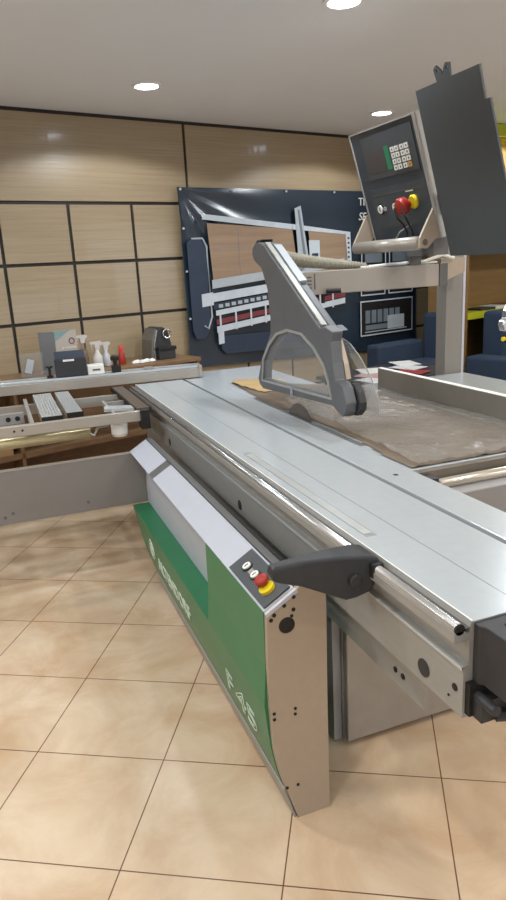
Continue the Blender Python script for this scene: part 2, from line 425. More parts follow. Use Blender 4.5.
# blade guard
hou = [(3.475, 1.709), (3.44, 1.728), (3.386, 1.732), (3.326, 1.72), (2.708, 1.34), (2.656, 1.35), (2.582, 1.33), (2.60, 1.289), (2.589, 1.197), (2.565, 1.123), (2.53, 1.12), (2.50, 1.10), (2.472, 1.04), (2.482, 1.0), (2.505, .975), (2.552, .99), (2.60, 1.01), (3.425, .965), (3.475, .985), (3.489, 1.014), (3.429, 1.119), (3.283, 1.274), (3.273, 1.35), (3.295, 1.498), (3.363, 1.602), (3.455, 1.64), (3.485, 1.67)]
win = [(3.415, 1.017), (3.385, 1.124), (3.29, 1.212), (3.184, 1.273), (3.051, 1.301), (2.898, 1.294), (2.775, 1.243), (2.675, 1.174), (2.632, 1.102), (2.607, 1.045)]
gd = P('blade_guard', YZ(hou, 1.33, 1.384, [win]), m_guard, bevel=.006)
P('far_cheek', YZ([(3.475, 1.709), (3.386, 1.732), (3.326, 1.72), (2.708, 1.34), (2.656, 1.35), (2.60, 1.33), (3.0, 1.32), (3.30, 1.45), (3.363, 1.602), (3.455, 1.64)], 1.3845, 1.42), m_guard, gd, bevel=.004)
P('clear_window', YZ(win, 1.338, 1.341), m_clear, gd)
win2 = [(y+.012 if y > 3 else y-.012, z-.01 if z < 1.05 else z+.012) for y, z in win]
P('window_rim', YZ(win2, 1.325, 1.3299, [win]), mat('rim_grey', (150, 150, 148), .3, .1), gd)
P('top_strip', YZ([(3.327, 1.7225), (3.32, 1.730), (2.705, 1.353), (2.712, 1.3435)], 1.343, 1.368), m_alu, gd)
P('top_plate', YZ([(3.30, 1.7055), (3.29, 1.716), (3.0, 1.538), (3.01, 1.527)], 1.378, 1.418), m_table, gd)
P('top_groove', YZ([(3.32, 1.718), (3.31, 1.724), (2.72, 1.361), (2.73, 1.354)], 1.3685, 1.3775), m_dark, gd)
P('rear_cap', YZ([(3.49, 1.66), (3.475, 1.72), (3.43, 1.745), (3.37, 1.745), (3.40, 1.725), (3.45, 1.70)], 1.34, 1.41), m_dark, gd, bevel=.004)
b = NB(); b = YZ([(2.565, 1.09), (2.54, 1.112), (2.505, 1.115), (2.47, 1.08), (2.452, 1.04), (2.456, 1.005), (2.49, .978), (2.54, .972), (2.565, .99)], 1.386, 1.420)
P('front_roller', b, m_dark, gd, bevel=.006)
cov = [(2.83, 1.285), (2.74, 1.28), (2.67, 1.262), (2.58, 1.21), (2.49, 1.133), (2.435, 1.05), (2.43, .985), (2.9, .985), (2.9, 1.2)]
P('clear_cover', YZ(cov, 1.46, 1.463), m_clear, gd)
b = NB()
c2 = cov[:7]
for (a, c), (a2, c_) in zip(c2, c2[1:]):
    v = [b.verts.new(p) for p in ((1.42, a, c), (1.463, a, c), (1.463, a2, c_), (1.42, a2, c_))]; b.faces.new(v)
bmesh.ops.solidify(b, geom=b.faces[:], thickness=.003)
bq = NB(); tube(bq, [(1.462, a, c) for a, c in c2], .003, 8); P('cover_rim', bq, mat('rim_grey', (150, 150, 148)), gd)
P('clear_cover_edge', b, m_clear, gd)
P('link_arm', YZ([(2.73, 1.30), (2.69, 1.305), (2.62, 1.25), (2.565, 1.12), (2.60, 1.12), (2.67, 1.22)], 1.408, 1.424), m_dark, gd)
P('red_latch', BX(1.375, 1.405, 2.66, 2.72, 1.315, 1.345), m_red, gd, bevel=.003)
P('pale_slot', YZ([(2.70, 1.31), (2.645, 1.30), (2.585, 1.19), (2.565, 1.125), (2.60, 1.12), (2.66, 1.19)], 1.3845, 1.4075), m_beige, gd)
P('window_clip', BX(1.32, 1.345, 3.0, 3.03, .975, 1.03), m_chrome, gd)
b = NB(); box(b, 1.345, 1.35, 2.62, 2.9, .93, .985); P('front_skid', b, m_clear, gd)

# hose
b = NB(); pts = []; rad = []
for k in range(60):
    t_ = k/59; pts.append((1.40+.62*t_, 3.36+.13*t_, 1.665-.085*t_**.7)); rad.append((.036-.018*t_)*(1+.17*math.cos(k*PI)))
tube(b, pts, .03, 14, rad=rad); P('extraction_hose', b, mat('hose_beige', (142, 137, 122), .7), smooth=False)
# arm
arm = P('support_arm', BX(1.4205, 2.38, 3.30, 3.40, 1.452, 1.572), mat('arm_silver', (156, 148, 138), .45, .15, .02, 30), bevel=.004)
P('arm_end_cap', BX(2.3805, 2.435, 3.295, 3.405, 1.45, 1.575), m_slot, arm, bevel=.003)
P('arm_bracket', XZ([(2.436, 1.465), (2.60, 1.52), (2.60, 1.60), (2.436, 1.60)], 3.36, 3.528), m_beige, arm)
b = NB(); tube(b, [(1.66, 3.28, 1.468), (1.73, 3.25, 1.468)], .013, 12); lathe(b, [(.01, -.05), (.01, .02)], (1.66, 3.32, 1.455), 'Z', 10)
P('locking_knob', b, m_black, arm)
b = NB()
for k in range(4): box(b, 1.56+.0, 1.585, 3.2975, 3.2995, 1.485+k*.018, 1.493+k*.018)
box(b, 1.60, 1.606, 3.2975, 3.2995, 1.48, 1.56)
P('warning_print', b, m_slot, arm)
b = NB(); tube(b, [(1.95, 3.34, 1.578), (2.1, 3.34, 1.584), (2.3, 3.33, 1.59), (2.42, 3.33, 1.62), (2.5, 3.33, 1.60)], .009, 8); P('cable', b, m_white, arm)
b = NB(); tube(b, [(1.9, 3.335, 1.578), (2.0, 3.36, 1.578), (2.2, 3.35, 1.578), (2.4, 3.35, 1.582)], .006, 8); P('cable', b, m_white, arm)
# column
clm = P('column', BX(2.60, 2.722, 3.53, 3.63, .012, 1.76), mat('column_grey', (134, 132, 128), .5, .1, .02, 30), bevel=.004)
P('column_edge', BX(2.7225, 2.74, 3.53, 3.63, .012, 1.76), m_pale, clm)
P('column_foot', BX(2.45, 2.85, 3.52, 3.85, 0.0, .012), m_grey, clm)

# console : local s = Y, t up slope, h toward operator
kk = math.hypot(1, .3)
ex = Vector((0, 1, 0)); et = Vector((-.3, 0, 1)).normalized(); eh = Vector((-1, 0, -.3)).normalized()
KM = frame(Vector((2.1, 0, 1.9)), ex, et, eh)     # local (Y, t, h)
def K(a0, a1, b0, b1, h0, h1): return xf(BX(a0, a1, b0, b1, h0, h1), KM)
con = P('control_console', K(2.99, 3.60, -.20, .395, -.075, -.004), m_plate, bevel=.004)
P('console_frame', xf(plate(NB(), [[(2.968, -.205), (3.606, -.205), (3.60, .398), (2.968, .394)], [(2.992, -.19), (3.599, -.19), (3.593, .391), (2.992, .385)]], lambda a, b, h: (a, b, h-.06), .066), KM), mat('frame_silver', (160, 158, 154), .4, .3), con)
P('console_face', K(2.993, 3.597, -.19, .385, -.004, 0), m_console, con)
P('display_panel', K(3.02, 3.50, .14, .36, .0002, .003), mat('display_dark', (70, 74, 80), .35, .1), con)
P('dark_screen', K(3.30, 3.47, .175, .285, .0031, .004), mat('screen_brown', (72, 68, 70), .3), con)
P('green_label', K(3.252, 3.292, .172, .29, .0031, .0045), mat('label_green', (36, 120, 84), .5), con)
for r in range(4):
    for c in range(4):
        a = 3.232-c*.040-(.006 if c > 1 else 0); b_ = .275-r*.03
        m_k = m_white if (r, c) != (3, 3) else mat('key_amber', (205, 160, 90), .5)
        kq = P('key', K(a-.032, a, b_-.024, b_, .0031, .007), m_k, con)
        P('key_mark', K(a-.022, a-.012, b_-.017, b_-.007, .0071, .0076), m_slot, con)
P('lower_panel', K(3.0, 3.52, -.12, .09, .0002, .003), mat('lower_dark', (66, 72, 78), .45, .1), con)
P('panel_line', K(3.03, 3.50, .055, .058, .0031, .0038), m_slot, con)
for a in (3.455, 3.305):
    q = xf(lathe(NB(), [(.03, .003), (.03, .006)], (a, -.018, 0), 'Z', 24), KM); P('button_ring', q, m_black, con)
    q = xf(lathe(NB(), [(.022, .006), (.022, .014)], (a, -.018, 0), 'Z', 24), KM); P('push_button', q, m_white, con)
    q = xf(plate(NB(), [circ(a, -.018, .006, 16, .012), circ(a, -.018, .003, 16, .009)], lambda x, y, h: (x, y, h+.0141), .0008), KM); P('button_mark', q, m_black, con)
q = NB(); 
P('small_switch', K(3.40, 3.42, -.03, -.01, .003, .012), m_grey, con)
q = xf(lathe(NB(), [(.034, .003), (.036, .012), (.03, .02)], (3.13, -.008, 0), 'Z', 28), KM); P('yellow_collar', q, m_yellow, con)
q = xf(lathe(NB(), [(.02, .02), (.02, .04), (.042, .043), (.045, .07), (.038, .082), (.015, .086)], (3.16, -.012, 0), 'Z', 28), KM); P('emergency_stop', q, m_red, con, smooth=False)
P('label_strip', K(3.12, 3.19, .045, .051, .0031, .004), m_letter, con)
b = NB(); tube(b, [KM @ Vector(p) for p in ((3.19, -.01, .09), (3.17, -.06, .10), (3.16, -.1, .08), (3.17, -.15, .06), (3.24, -.21, .05))], .005, 8)
tube(b, [KM @ Vector(p) for p in ((3.14, -.01, .08), (3.11, -.06, .09), (3.11, -.14, .07), (3.14, -.21, .05))], .005, 8)
P('cable', b, m_black, con)
b = NB(); tube(b, [KM @ Vector(p) for p in ((3.14, -.11, .05), (3.24, -.14, .06), (3.33, -.19, .05), (3.31, -.22, .04))], .0035, 8)
P('cable', b, m_grey, con)
# handle bar and side plates
b = NB(); tube(b, [(2.06, 3.03, 1.683), (2.06, 3.66, 1.683)], .034, 18); P('handle_bar', b, m_alux, con, smooth=True)
for y0, y1 in ((2.985, 3.0), (3.65, 3.665)):
    P('side_bracket', YZ([(0, 0), (1, 0), (1, 1)], 0, 1) if False else XZ([(2.035, 1.66), (2.08, 1.655), (2.235, 1.80), (2.235, 1.93), (2.12, 1.86), (2.035, 1.705)], y0, y1), m_beige, con)
b = NB(); lathe(b, [(.012, -.004), (.016, 0)], (2.065, 2.984, 1.685), 'Y', 18); P('bracket_bolt', b, m_slot, con)
P('console_post', BX(2.20, 2.26, 3.302, 3.36, 1.573, 1.86), m_slot, con)
P('console_back_bracket', BX(2.17, 2.26, 3.06, 3.30, 1.62, 1.86), m_slot, con)
# cover plate
pl = [(2.93, .471), (2.768, .471), (2.775, .522), (2.756, .534), (2.732, .512), (2.722, .49), (2.708, .512), (2.69, .530), (2.664, .524), (2.672, .471), (2.486, .470), (2.49, .338), (2.46, .336), (2.46, -.305), (2.94, -.300)]
hl = [circ(2.752, .513, .008, 10), circ(2.686, .510, .008, 10)]
cv = P('cover_plate', xf(plate(NB(), [pl]+hl, lambda a, b, h: (a, b, h-.01), .010), KM), m_plate, con)
tag(cv, 'charcoal steel plate with a two-eyed hanger on top')
P('plate_hinge', K(2.935, 2.985, -.1, .0, -.07, -.021), m_black, con)

# crosscut fence
cf_o = Matrix.Translation((.6, 4.475, 0)) @ Matrix.Rotation(math.radians(-4.5), 4, 'Z')
def CFM(x0, x1, y0, y1, z0, z1): return BX(x0, x1, y0, y1, z0, z1, cf_o)
cf = P('crosscut_fence', CFM(-1.35, .66, 0, .10, .905, .968), m_alux, bevel=.003)
P('scale_track', CFM(-1.35, .66, .012, .14, .9685, .985), m_table, cf, bevel=.003)
P('track_groove', CFM(-1.35, .65, .05, .056, .9852, .9862), m_slot, cf)
P('end_bracket', CFM(.6605, .685, .0, .14, .905, .985), m_alux, cf, bevel=.004)
P('scale_pointer', CFM(.30, .36, .03, .09, .9865, .997), m_alu, cf)
# digital flip stop etc
fs = P('stop_display', CFM(-.275, -.075, .02, .12, .986, 1.105), m_dark, cf, bevel=.006)
b = YZ([(0, 0), (.1, 0), (.1, .04), (.085, .04)], -.27, -.08); xf(b, cf_o @ Matrix.Translation((0, .02, 1.1055)));
P('display_head', b, mat('display_blue', (52, 58, 72), .3), fs)
P('display_sticker', CFM(-.22, -.15, .016, .0198, 1.088, 1.10), m_white, fs)
fk = P('flip_stop', CFM(.085, .145, .03, .09, .986, 1.03), m_black, cf, bevel=.004)
b = lathe(NB(), [(.012, 0), (.012, .03), (.028, .034), (.03, .056), (.02, .064)], (.112, .06, 1.03), 'Z', 18); xf(b, cf_o); P('stop_knob', b, m_black, fk)
b = lathe(NB(), [(.02, .986), (.02, 1.0), (.008, 1.002), (.008, 1.05), (.022, 1.052), (.022, 1.062)], (-.31, .06, 0), 'Z', 16); xf(b, cf_o); P('clamp_screw', b, m_black, cf)

# crosscut outrigger frame
fr = P('outrigger_frame', BX(-1.6, .70, 3.565, 3.60, .842, .898), m_alux, bevel=.003)
P('frame_end_cap', BX(.668, .715, 3.54, 3.62, .80, .9015), m_black, fr)
b = NB()
for x in (-.43, -.39): lathe(b, [(.007, -.001), (.007, 0)], (x, 3.5645, .87), 'Y', 12)
for x in (.02, .06): lathe(b, [(.006, -.001), (.006, 0)], (x, 3.5645, .872), 'Y', 12)
P('bolt_hole', b, m_black, fr)
b = NB(); tube(b, [(-1.5, 3.61, .795), (.40, 3.61, .805)], .03, 16); P('round_tube', b, mat('tube_champagne', (205, 190, 150), .3, .6), fr, smooth=True)
b = NB(); tube(b, [(.35, 3.60, .80), (.42, 3.6, .79), (.44, 3.6, .83), (.5, 3.6, .835)], .008, 8); P('tube_hook', b, m_alu, fr)
def slat(x0, x1, y0, y1, ribs=True):
    s_ = P('cross_slat', BX(x0, x1, y0, y1, .868, .904), m_alux if True else m_alu, fr)
    b = NB(); w = (x1-x0)/7
    for k in range(7): box(b, x0+w*k+.002, x0+w*(k+1)-.003, y0+.01, y1, .9042, .9065)
    P('slat_ribs', b, m_table, s_)
    P('slat_end_cap', BX(x0-.001, x1+.001, y0-.006, y0, .862, .9085), m_black, s_)
slat(.165, .275, 3.66, 4.45); slat(.30, .385, 3.70, 4.45)
P('dark_slat', BX(.665, .735, 3.63, 4.44, .868, .8995), mat('slat_brown', (104, 92, 84), .35, .5), fr)  # brown-grey reflection on the slat is put into its colour
P('slat_edge', BX(.736, .744, 3.63, 4.44, .87, .9025), m_black, fr)
P('slat_edge', BX(.655, .664, 3.63, 4.44, .87, .9025), m_black, fr)
P('corner_bracket', XY([(.50, 3.72), (.655, 3.66), (.655, 3.75), (.52, 3.82)], .884, .90), m_table, fr)
P('cross_member', BX(.535, .55, 3.602, 4.05, .86, .888), m_alu, fr)
P('cross_member', BX(.105, .125, 3.602, 4.44, .84, .888), m_alu, fr)
P('cross_member', BX(.40, .655, 4.2, 4.22, .86, .888), m_alu, fr)
P('cross_member', BX(.551, .655, 3.98, 4.0, .86, .888), m_alu, fr)
P('rear_beam', BX(-1.3, .655, 4.36, 4.40, .80, .86), m_alux, fr)
P('mounting_block', BX(-.30, .085, 3.95, 4.0, .81, .89), m_panelgrey, fr)
b = NB()
for x in (-.0, .05): lathe(b, [(.014, -.001), (.014, 0)], (x, 3.9495, .862), 'Y', 16)
P('bolt_hole', b, m_black, fr)
b = NB(); tube(b, [(-1.5, 3.86, .83), (.085, 3.86, .83)], .02, 14); P('round_tube', b, m_chrome, fr, smooth=True)
b = lathe(NB(), [(.038, 0), (.046, .015), (.046, .085), (.036, .09)], (.565, 3.66, .755), 'Z', 24); P('white_foot_cup', b, m_white, fr, smooth=False)
b = NB(); tube(b, [(.565, 3.66, .845), (.565, 3.66, .883)], .012, 10); P('cup_stem', b, m_alu, fr)
# support arm box
sb = P('swing_arm', BX(-1.9, .654, 3.502, 3.53, .405, .685), mat('swing_arm_grey', (124, 120, 118), .4, .1, .04, 5), bevel=.003)
P('arm_top_edge', BX(-1.9, .655, 3.499, 3.531, .6855, .691), m_alux, sb)
b = NB()
for x, z in ((-.085, .445), (-.045, .462), (.335, .456)): lathe(b, [(.009, -.001), (.009, 0)], (x, 3.5018, z), 'Y', 14)
P('bolt_hole', b, m_slot, sb)
P('arm_wheel_leg', BX(-1.85, -1.75, 3.503, 3.529, 0, .404), m_panelgrey, sb)

# ------------------------------------------------------------------ loose things on the saw table
def sheet(name, pts_edge, z, m, nx=70, amp=.006, seed=1, th=.0006):
    import mathutils
    from mathutils import noise
    xs = [p[0] for p in pts_edge]; ys = [p[1] for p in pts_edge]
    x0, x1, y0, y1 = min(xs), max(xs), min(ys), max(ys)
    def inside(x, y):
        c = False; j = len(pts_edge)-1
        for i in range(len(pts_edge)):
            xi, yi = pts_edge[i]; xj, yj = pts_edge[j]
            if (yi > y) != (yj > y) and x < (xj-xi)*(y-yi)/(yj-yi)+xi: c = not c
            j = i
        return c
    st = .0125; b = NB(); V = {}
    ni = int((x1-x0)/st)+1; nj = int((y1-y0)/st)+1
    def vert(i, j):
        if (i, j) not in V:
            x = x0+i*st; y = y0+j*st
            q = Vector((x*3.1+seed, y*2.3+x*1.4, seed)); r1 = abs(noise.noise(q)); 
            q2 = Vector((x*16+y*9, y*6-x*5, seed*2.)) if seed == 9 else Vector((x*10+y*6, y*5-x*3, seed*2.)); r2 = abs(noise.noise(q2))
            V[(i, j)] = b.verts.new((x, y, z+amp*(1.6*(1-r1*2)**4+1.2*(1-min(1, r2*2.4))**3)+amp*.4*noise.noise(Vector((x*25, y*25, seed)))))
        return V[(i, j)]
    for i in range(ni):
        for j in range(nj):
            if inside(x0+(i+.5)*st, y0+(j+.5)*st): b.faces.new((vert(i, j), vert(i+1, j), vert(i+1, j+1), vert(i, j+1)))
    o = obj(name, b, m, smooth=True)
    return o
pp = sheet('brown_paper_sheet', [(1.30, 1.94), (1.955, 1.94), (1.955, 3.3), (1.90, 3.55), (1.6, 3.85), (1.50, 3.95), (1.42, 4.06), (1.365, 4.06), (1.36, 3.95), (1.325, 3.45), (1.335, 2.9), (1.34, 2.4), (1.30, 2.1)], .9035, m_paper, amp=.0022, seed=3)
tag(pp, 'crumpled brown wrapping paper spread on the saw table under the plastic', 'paper')
tp = sheet('tan_paper_sheet', [(1.40, 3.60), (1.62, 3.60), (1.66, 3.95), (1.52, 4.06), (1.42, 4.10), (1.37, 4.08), (1.365, 3.9)], .9105, mat('tan_paper', (176, 148, 104), .6, 0, .1, 6), amp=.002, seed=5)
tag(tp, 'yellowish tan paper corner sticking out from behind the blade guard', 'paper')
m_film = mat('clear_film', (166, 162, 156), .3, 0, .03, 9, alpha=.28, spec=.9, bump=.4, stretch=(1.2, 3.5, 1))
ff = sheet('plastic_film', [(1.325, 1.935), (1.957, 1.935), (1.957, 3.25), (1.85, 3.45), (1.55, 3.5), (1.40, 3.35), (1.36, 2.6), (1.335, 2.1)], .916, m_film, amp=.007, seed=9)
tag(ff, 'wrinkled clear plastic film covering the brown paper beside the rip fence', 'plastic film')

# ------------------------------------------------------------------ banner
bn = thing('banner', 'large dark blue vinyl banner with a machine picture on the wood wall', 'banner', tuple(W(4.5, 5.2, .6)))
from mathutils import noise as NZ
b = NB(); nu, nz_ = 150, 60; G = []
def brip(u, z):
    du = u-3.05; dz = 2.28-z
    ang = math.atan2(dz, du+1e-4); r = math.hypot(du, dz)
    return .016*math.sin(ang*17)*math.exp(-r*1.3)*min(1, r*6)+.006*NZ.noise(Vector((u*2, z*3, 1)))+.008*math.exp(-((dz-.12-.05*u)**2)/.004)
for i in range(nu+1):
    row = []
    for j in range(nz_+1):
        u = 3.05+2.97*i/nu; z = (2.28)+(.63+.14*(1-i/nu)-2.28)*j/nz_
        row.append(b.verts.new(W(u, 5.185-brip(u, z), z)))
    G.append(row)
for i in range(nu):
    for j in range(nz_): b.faces.new((G[i][j], G[i+1][j], G[i+1][j+1], G[i][j+1]))
m_ban = mat('banner_vinyl', (38, 50, 62), .27, 0, .1, 1.5, spec=.8)
ban = P('vinyl_sheet', b, m_ban, bn, smooth=True)
def flat(name, poly, m, n=5.155, t=.003, holes=()):
    return P(name, plate(NB(), [poly]+list(holes), lambda a, c, h: W(a, n-h, c), t), m, bn)
for u, z in ((3.07, 2.262), (3.6, 2.262), (4.2, 2.262), (4.8, 2.262), (5.4, 2.262), (5.95, 2.262), (3.072, 1.95), (3.072, 1.6), (3.072, 1.2)):
    P('eyelet', lathe(NB(), [(.010, -.004), (.010, 0)], W(u, 5.165, z), 'Y', 12), m_table, bn)
p_wh = mat('print_white', (190, 198, 206), .35); p_br = mat('print_tan', (150, 126, 104), .35, var=.12, scale=3, stretch=(.5, .5, 8)); p_gr = mat('print_grey', (110, 120, 130), .35)
p_navy = mat('print_navy', (44, 56, 74), .35); p_rd = mat('print_red', (116, 52, 58), .4); p_lt = mat('print_light', (170, 178, 184), .35)
flat('printed_panel', [(3.30, 1.99), (4.244, 1.93), (4.305, 1.50), (3.93, 1.52), (3.331, 1.50)], p_br)
flat('printed_panel', [(4.44, 1.92), (4.93, 1.865), (4.972, 1.53), (4.50, 1.52)], p_br)
flat('printed_beam', [(3.247, 2.021), (3.269, 2.064), (4.247, 1.972), (4.236, 1.925)], p_wh, 5.151)
flat('printed_beam', [(4.247, 1.972), (4.99, 1.889), (4.989, 1.862), (4.244, 1.925)], p_wh, 5.151)
flat('printed_mast', [(4.275, 2.11), (4.35, 2.135), (4.44, 1.60), (4.31, 1.52)], p_lt, 5.147)
flat('printed_mast', [(4.31, 2.10), (4.33, 2.10), (4.41, 1.60), (4.38, 1.58)], p_gr, 5.143)
flat('printed_carriage', [(4.438, 1.824), (4.574, 1.82), (4.577, 1.60), (4.448, 1.60)], p_wh, 5.147)
flat('printed_carriage', [(4.47, 1.70), (4.55, 1.70), (4.55, 1.62), (4.47, 1.62)], p_navy, 5.143)
flat('printed_post', [(4.92, 1.885), (4.985, 1.879), (5.005, 1.50), (4.955, 1.50)], p_wh, 5.147)
for k in range(7): flat('printed_slot', [(4.945, 1.84-.045*k), (4.97, 1.84-.045*k), (4.972, 1.82-.045*k), (4.947, 1.82-.045*k)], p_navy, 5.143, .001)
def q4(u0, u1, a0, a1, h): return [(u0, a0), (u1, a1), (u1, a1-h), (u0, a0-h)]
flat('printed_rail', q4(3.31, 4.9, 1.515, 1.64, .075), p_lt, 5.147)
flat('printed_rail', q4(3.31, 4.9, 1.40, 1.52, .075), p_wh, 5.147)
flat('printed_rail', q4(3.31, 4.9, 1.31, 1.44, .05), p_navy, 5.147)
flat('printed_rail', q4(3.33, 4.9, 1.25, 1.385, .045), p_wh, 5.147)
flat('printed_rail', q4(3.33, 4.9, 1.17, 1.31, .045), p_rd, 5.147)
flat('printed_rail', q4(3.33, 4.9, 1.11, 1.255, .055), p_wh, 5.147)
b = NB()
for k in range(22):
    u = 3.36+.07*k; z = 1.31+(u-3.31)*.0818-.012; box(b, u, u+.045, 5.1395, 5.1405, z-.03, z, WM)
P('printed_seam', (lambda bb: (box(bb, 3.62, 3.624, 5.1505, 5.1515, 1.53, 1.955, WM), box(bb, 3.32, 4.25, 5.1505, 5.1515, 1.78, 1.783, WM), bb)[2])(NB()), p_gr, bn)
P('printed_teeth', b, p_lt, bn)
b = NB()
for k in range(9):
    u = 3.36+.17*k; z = 1.25+(u-3.33)*.086; box(b, u, u+.018, 5.1395, 5.1405, z-.2, z-.04, WM)
P('printed_feet', b, p_wh, bn)
flat('printed_block', q4(3.19, 3.31, 1.40, 1.41, .11), p_wh, 5.143)
flat('printed_foot', q4(3.34, 3.40, 1.06, 1.065, .11), p_wh, 5.147)
flat('printed_cabinet', [(3.08, 1.83), (3.12, 1.86), (3.22, 1.86), (3.27, 1.78), (3.26, 1.1), (3.20, 1.02), (3.11, 1.02), (3.08, 1.1)], p_navy, 5.147)
b = NB(); tube(b, [W(*p) for p in ((3.13, 5.145, 1.865), (3.24, 5.145, 1.865), (3.275, 5.145, 1.80), (3.285, 5.145, 1.2), (3.24, 5.145, 1.10), (3.20, 5.145, 1.13))], .008, 8); P('printed_pipe', b, p_lt, bn)
flat('printed_cylinder', [(3.37, 1.0), (3.42, 1.02), (4.3, 1.0), (4.3, .82), (3.42, .86), (3.37, .90)], p_navy, 5.15)
def picture(u0, u1, z0, z1, fill):
    g_ = .012
    flat('picture_border', [(u0, z0), (u1, z0), (u1, z1), (u0, z1)], p_wh, 5.15, .003, holes=[[(u0+g_, z0+g_), (u1-g_, z0+g_), (u1-g_, z1-g_), (u0+g_, z1-g_)]])
    f_ = flat('picture_print', [(u0+g_, z0+g_), (u1-g_, z0+g_), (u1-g_, z1-g_), (u0+g_, z1-g_)], m_black, 5.15, .002)
    if fill:
        b = NB()
        for k in range(6): box(b, u0+.07+.09*k, u0+.14+.09*k, 5.1455, 5.147, z0+.13, z1-.10, WM)
        box(b, u0+.07, u0+.42, 5.144, 5.1454, z0+.06, z0+.11, WM)
        P('picture_shape', b, p_gr, bn)
        b = NB(); box(b, u0+.40, u0+.66, 5.143, 5.1454, z0+.05, z0+.19, WM); box(b, u0+.06, u1-.10, 5.142, 5.1454, z0+.035, z0+.045, WM)
        P('picture_shape', b, p_lt, bn)
    else:
        b = NB(); box(b, u0+.05, u1-.06, 5.1455, 5.147, z0+.04, z1-.06, WM); P('picture_shape', b, p_gr, bn)
picture(5.12, 5.92, .833, 1.197, True)
picture(5.13, 5.49, 1.25, 1.50, False); picture(5.54, 5.92, 1.25, 1.50, False)
picture(5.14, 5.50, 1.54, 1.76, False); picture(5.55, 5.92, 1.54, 1.76, False)
TM = lambda u, z: frame(W(u, 5.145, z), DW, (0, 0, 1))
text('TI', .105, TM(5.105, 2.14), m_white, 'lettering', bn, ext=.001)
text('SE', .105, TM(5.10, 2.0), m_white, 'lettering', bn, ext=.001, shear=.3)
text('S', .09, TM(5.26, 1.87), m_white, 'lettering', bn, ext=.001)
b = lathe(NB(), [(.04, 0), (.04, .003)], (0, 0, 0), 'Z', 20); xf(b, TM(5.20, 1.90)); P('red_dot', b, p_rd, bn)

# ------------------------------------------------------------------ counter behind the saw
ct = thing('counter', 'brown wooden counter against the panelled wall behind the crosscut fence', 'counter', tuple(W(.8, 4.95, 0)))
P('countertop', BX(-2.6, 2.88, 4.72, 5.21, .895, .925, WM), m_counter, ct, bevel=.003)
P('carcass', BX(-2.55, 2.85, 4.95, 5.21, 0, .894, WM), m_counter, ct)
P('shelf', BX(-2.55, 2.85, 4.74, 4.949, .38, .42, WM), m_counter, ct)
for u in (-.8, .4, 1.35, 2.85): P('upright', BX(u, u+.025, 4.74, 4.949, .0, .894, WM), m_counter, ct)
P('base_shelf', BX(-2.55, 2.85, 4.74, 4.949, .06, .09, WM), m_counter, ct)
CT = .925
def TW(u, n, z): return frame(W(u, n, z), DW, NW)
# box on lower shelf
bx = obj('cardboard_box', xf(BX(0, .2, 0, .16, 0, .22), TW(1.10, 4.76, .42)), mat('cardboard', (160, 128, 92), .8)); tag(bx, 'small tan cardboard box on the shelf below the counter', 'box')
# coffee machine
cm = thing('coffee_machine', 'black and chrome capsule coffee machine at right end of counter', 'coffee machine', tuple(W(2.62, 4.98, CT)))
T = TW(2.64, 4.9, CT)
prof = [(-.06, 0), (.17, 0), (.18, .08), (.17, .17), (.13, .235), (.07, .262), (.02, .255), (-.03, .20), (-.055, .12)]
P('body', xf(plate(NB(), [[(-.085, 0), (.085, 0), (.08, .12), (.055, .22), (.02, .255), (-.02, .255), (-.05, .23), (-.08, .13)]], lambda a, c, h: (a, h, c), .20), T), m_dark, cm, bevel=.012)
P('side_shell', xf(plate(NB(), [[(-.112, 0), (-.088, 0), (-.083, .13), (-.053, .235), (-.06, .25), (-.10, .16)]], lambda a, c, h: (a, h+.0, c), .17), T), mat('shell_grey', (120, 118, 114), .35, .6), cm)
P('chrome_trim', xf(plate(NB(), [[(-.090, 0), (-.083, 0), (-.078, .13), (-.048, .232), (-.056, .237), (-.086, .13)]], lambda a, c, h: (a, h-.01, c), .012), T), m_chrome, cm)
b = NB(); tube(b, [T @ Vector((.035+.034*math.cos(a), -.012, .20+.036*math.sin(a))) for a in [2*PI*k/24 for k in range(25)]], .006, 8); P('lever_ring', b, m_chrome, cm)
P('drip_tray', xf(BX(-.07, .095, -.05, -.002, .07, .10), T), m_black, cm, bevel=.004)
P('capsule_drawer', xf(BX(-.065, .085, -.045, -.002, 0.002, .069), T), m_dark, cm, bevel=.004)
# napkin
b = NB(); 
for i in range(6): 
    v = lathe(NB(), [(.001, 0), (.03, .004), (.024, .018), (.004, .026)], (0, 0, 0), 'Z', 7); xf(v, TW(2.36+.028*i, 4.86+.02*math.sin(i*2), CT) @ Matrix.Rotation(i*1.1, 4, 'Z')); me = bpy.data.meshes.new('x'); v.to_mesh(me); v.free(); b.from_mesh(me); bpy.data.meshes.remove(me)
tag(obj('napkin', b, m_white), 'crumpled white napkin left of the coffee machine', 'napkin')
# red bottle
rb = thing('spray_bottle', 'red squeeze bottle standing on the counter near the crumpled napkin', 'bottle', tuple(W(2.28, 4.93, CT)), )
b = lathe(NB(), [(.026, 0), (.03, .01), (.03, .05), (.024, .075), (.02, .10), (.014, .105)], W(2.28, 4.93, CT), 'Z', 18); P('bottle_body', b, m_red, rb, smooth=True)
b = lathe(NB(), [(.018, .105), (.02, .12), (.016, .145)], W(2.28, 4.93, CT), 'Z', 16); P('cap', b, mat('cap_red', (205, 70, 60), .4), rb)
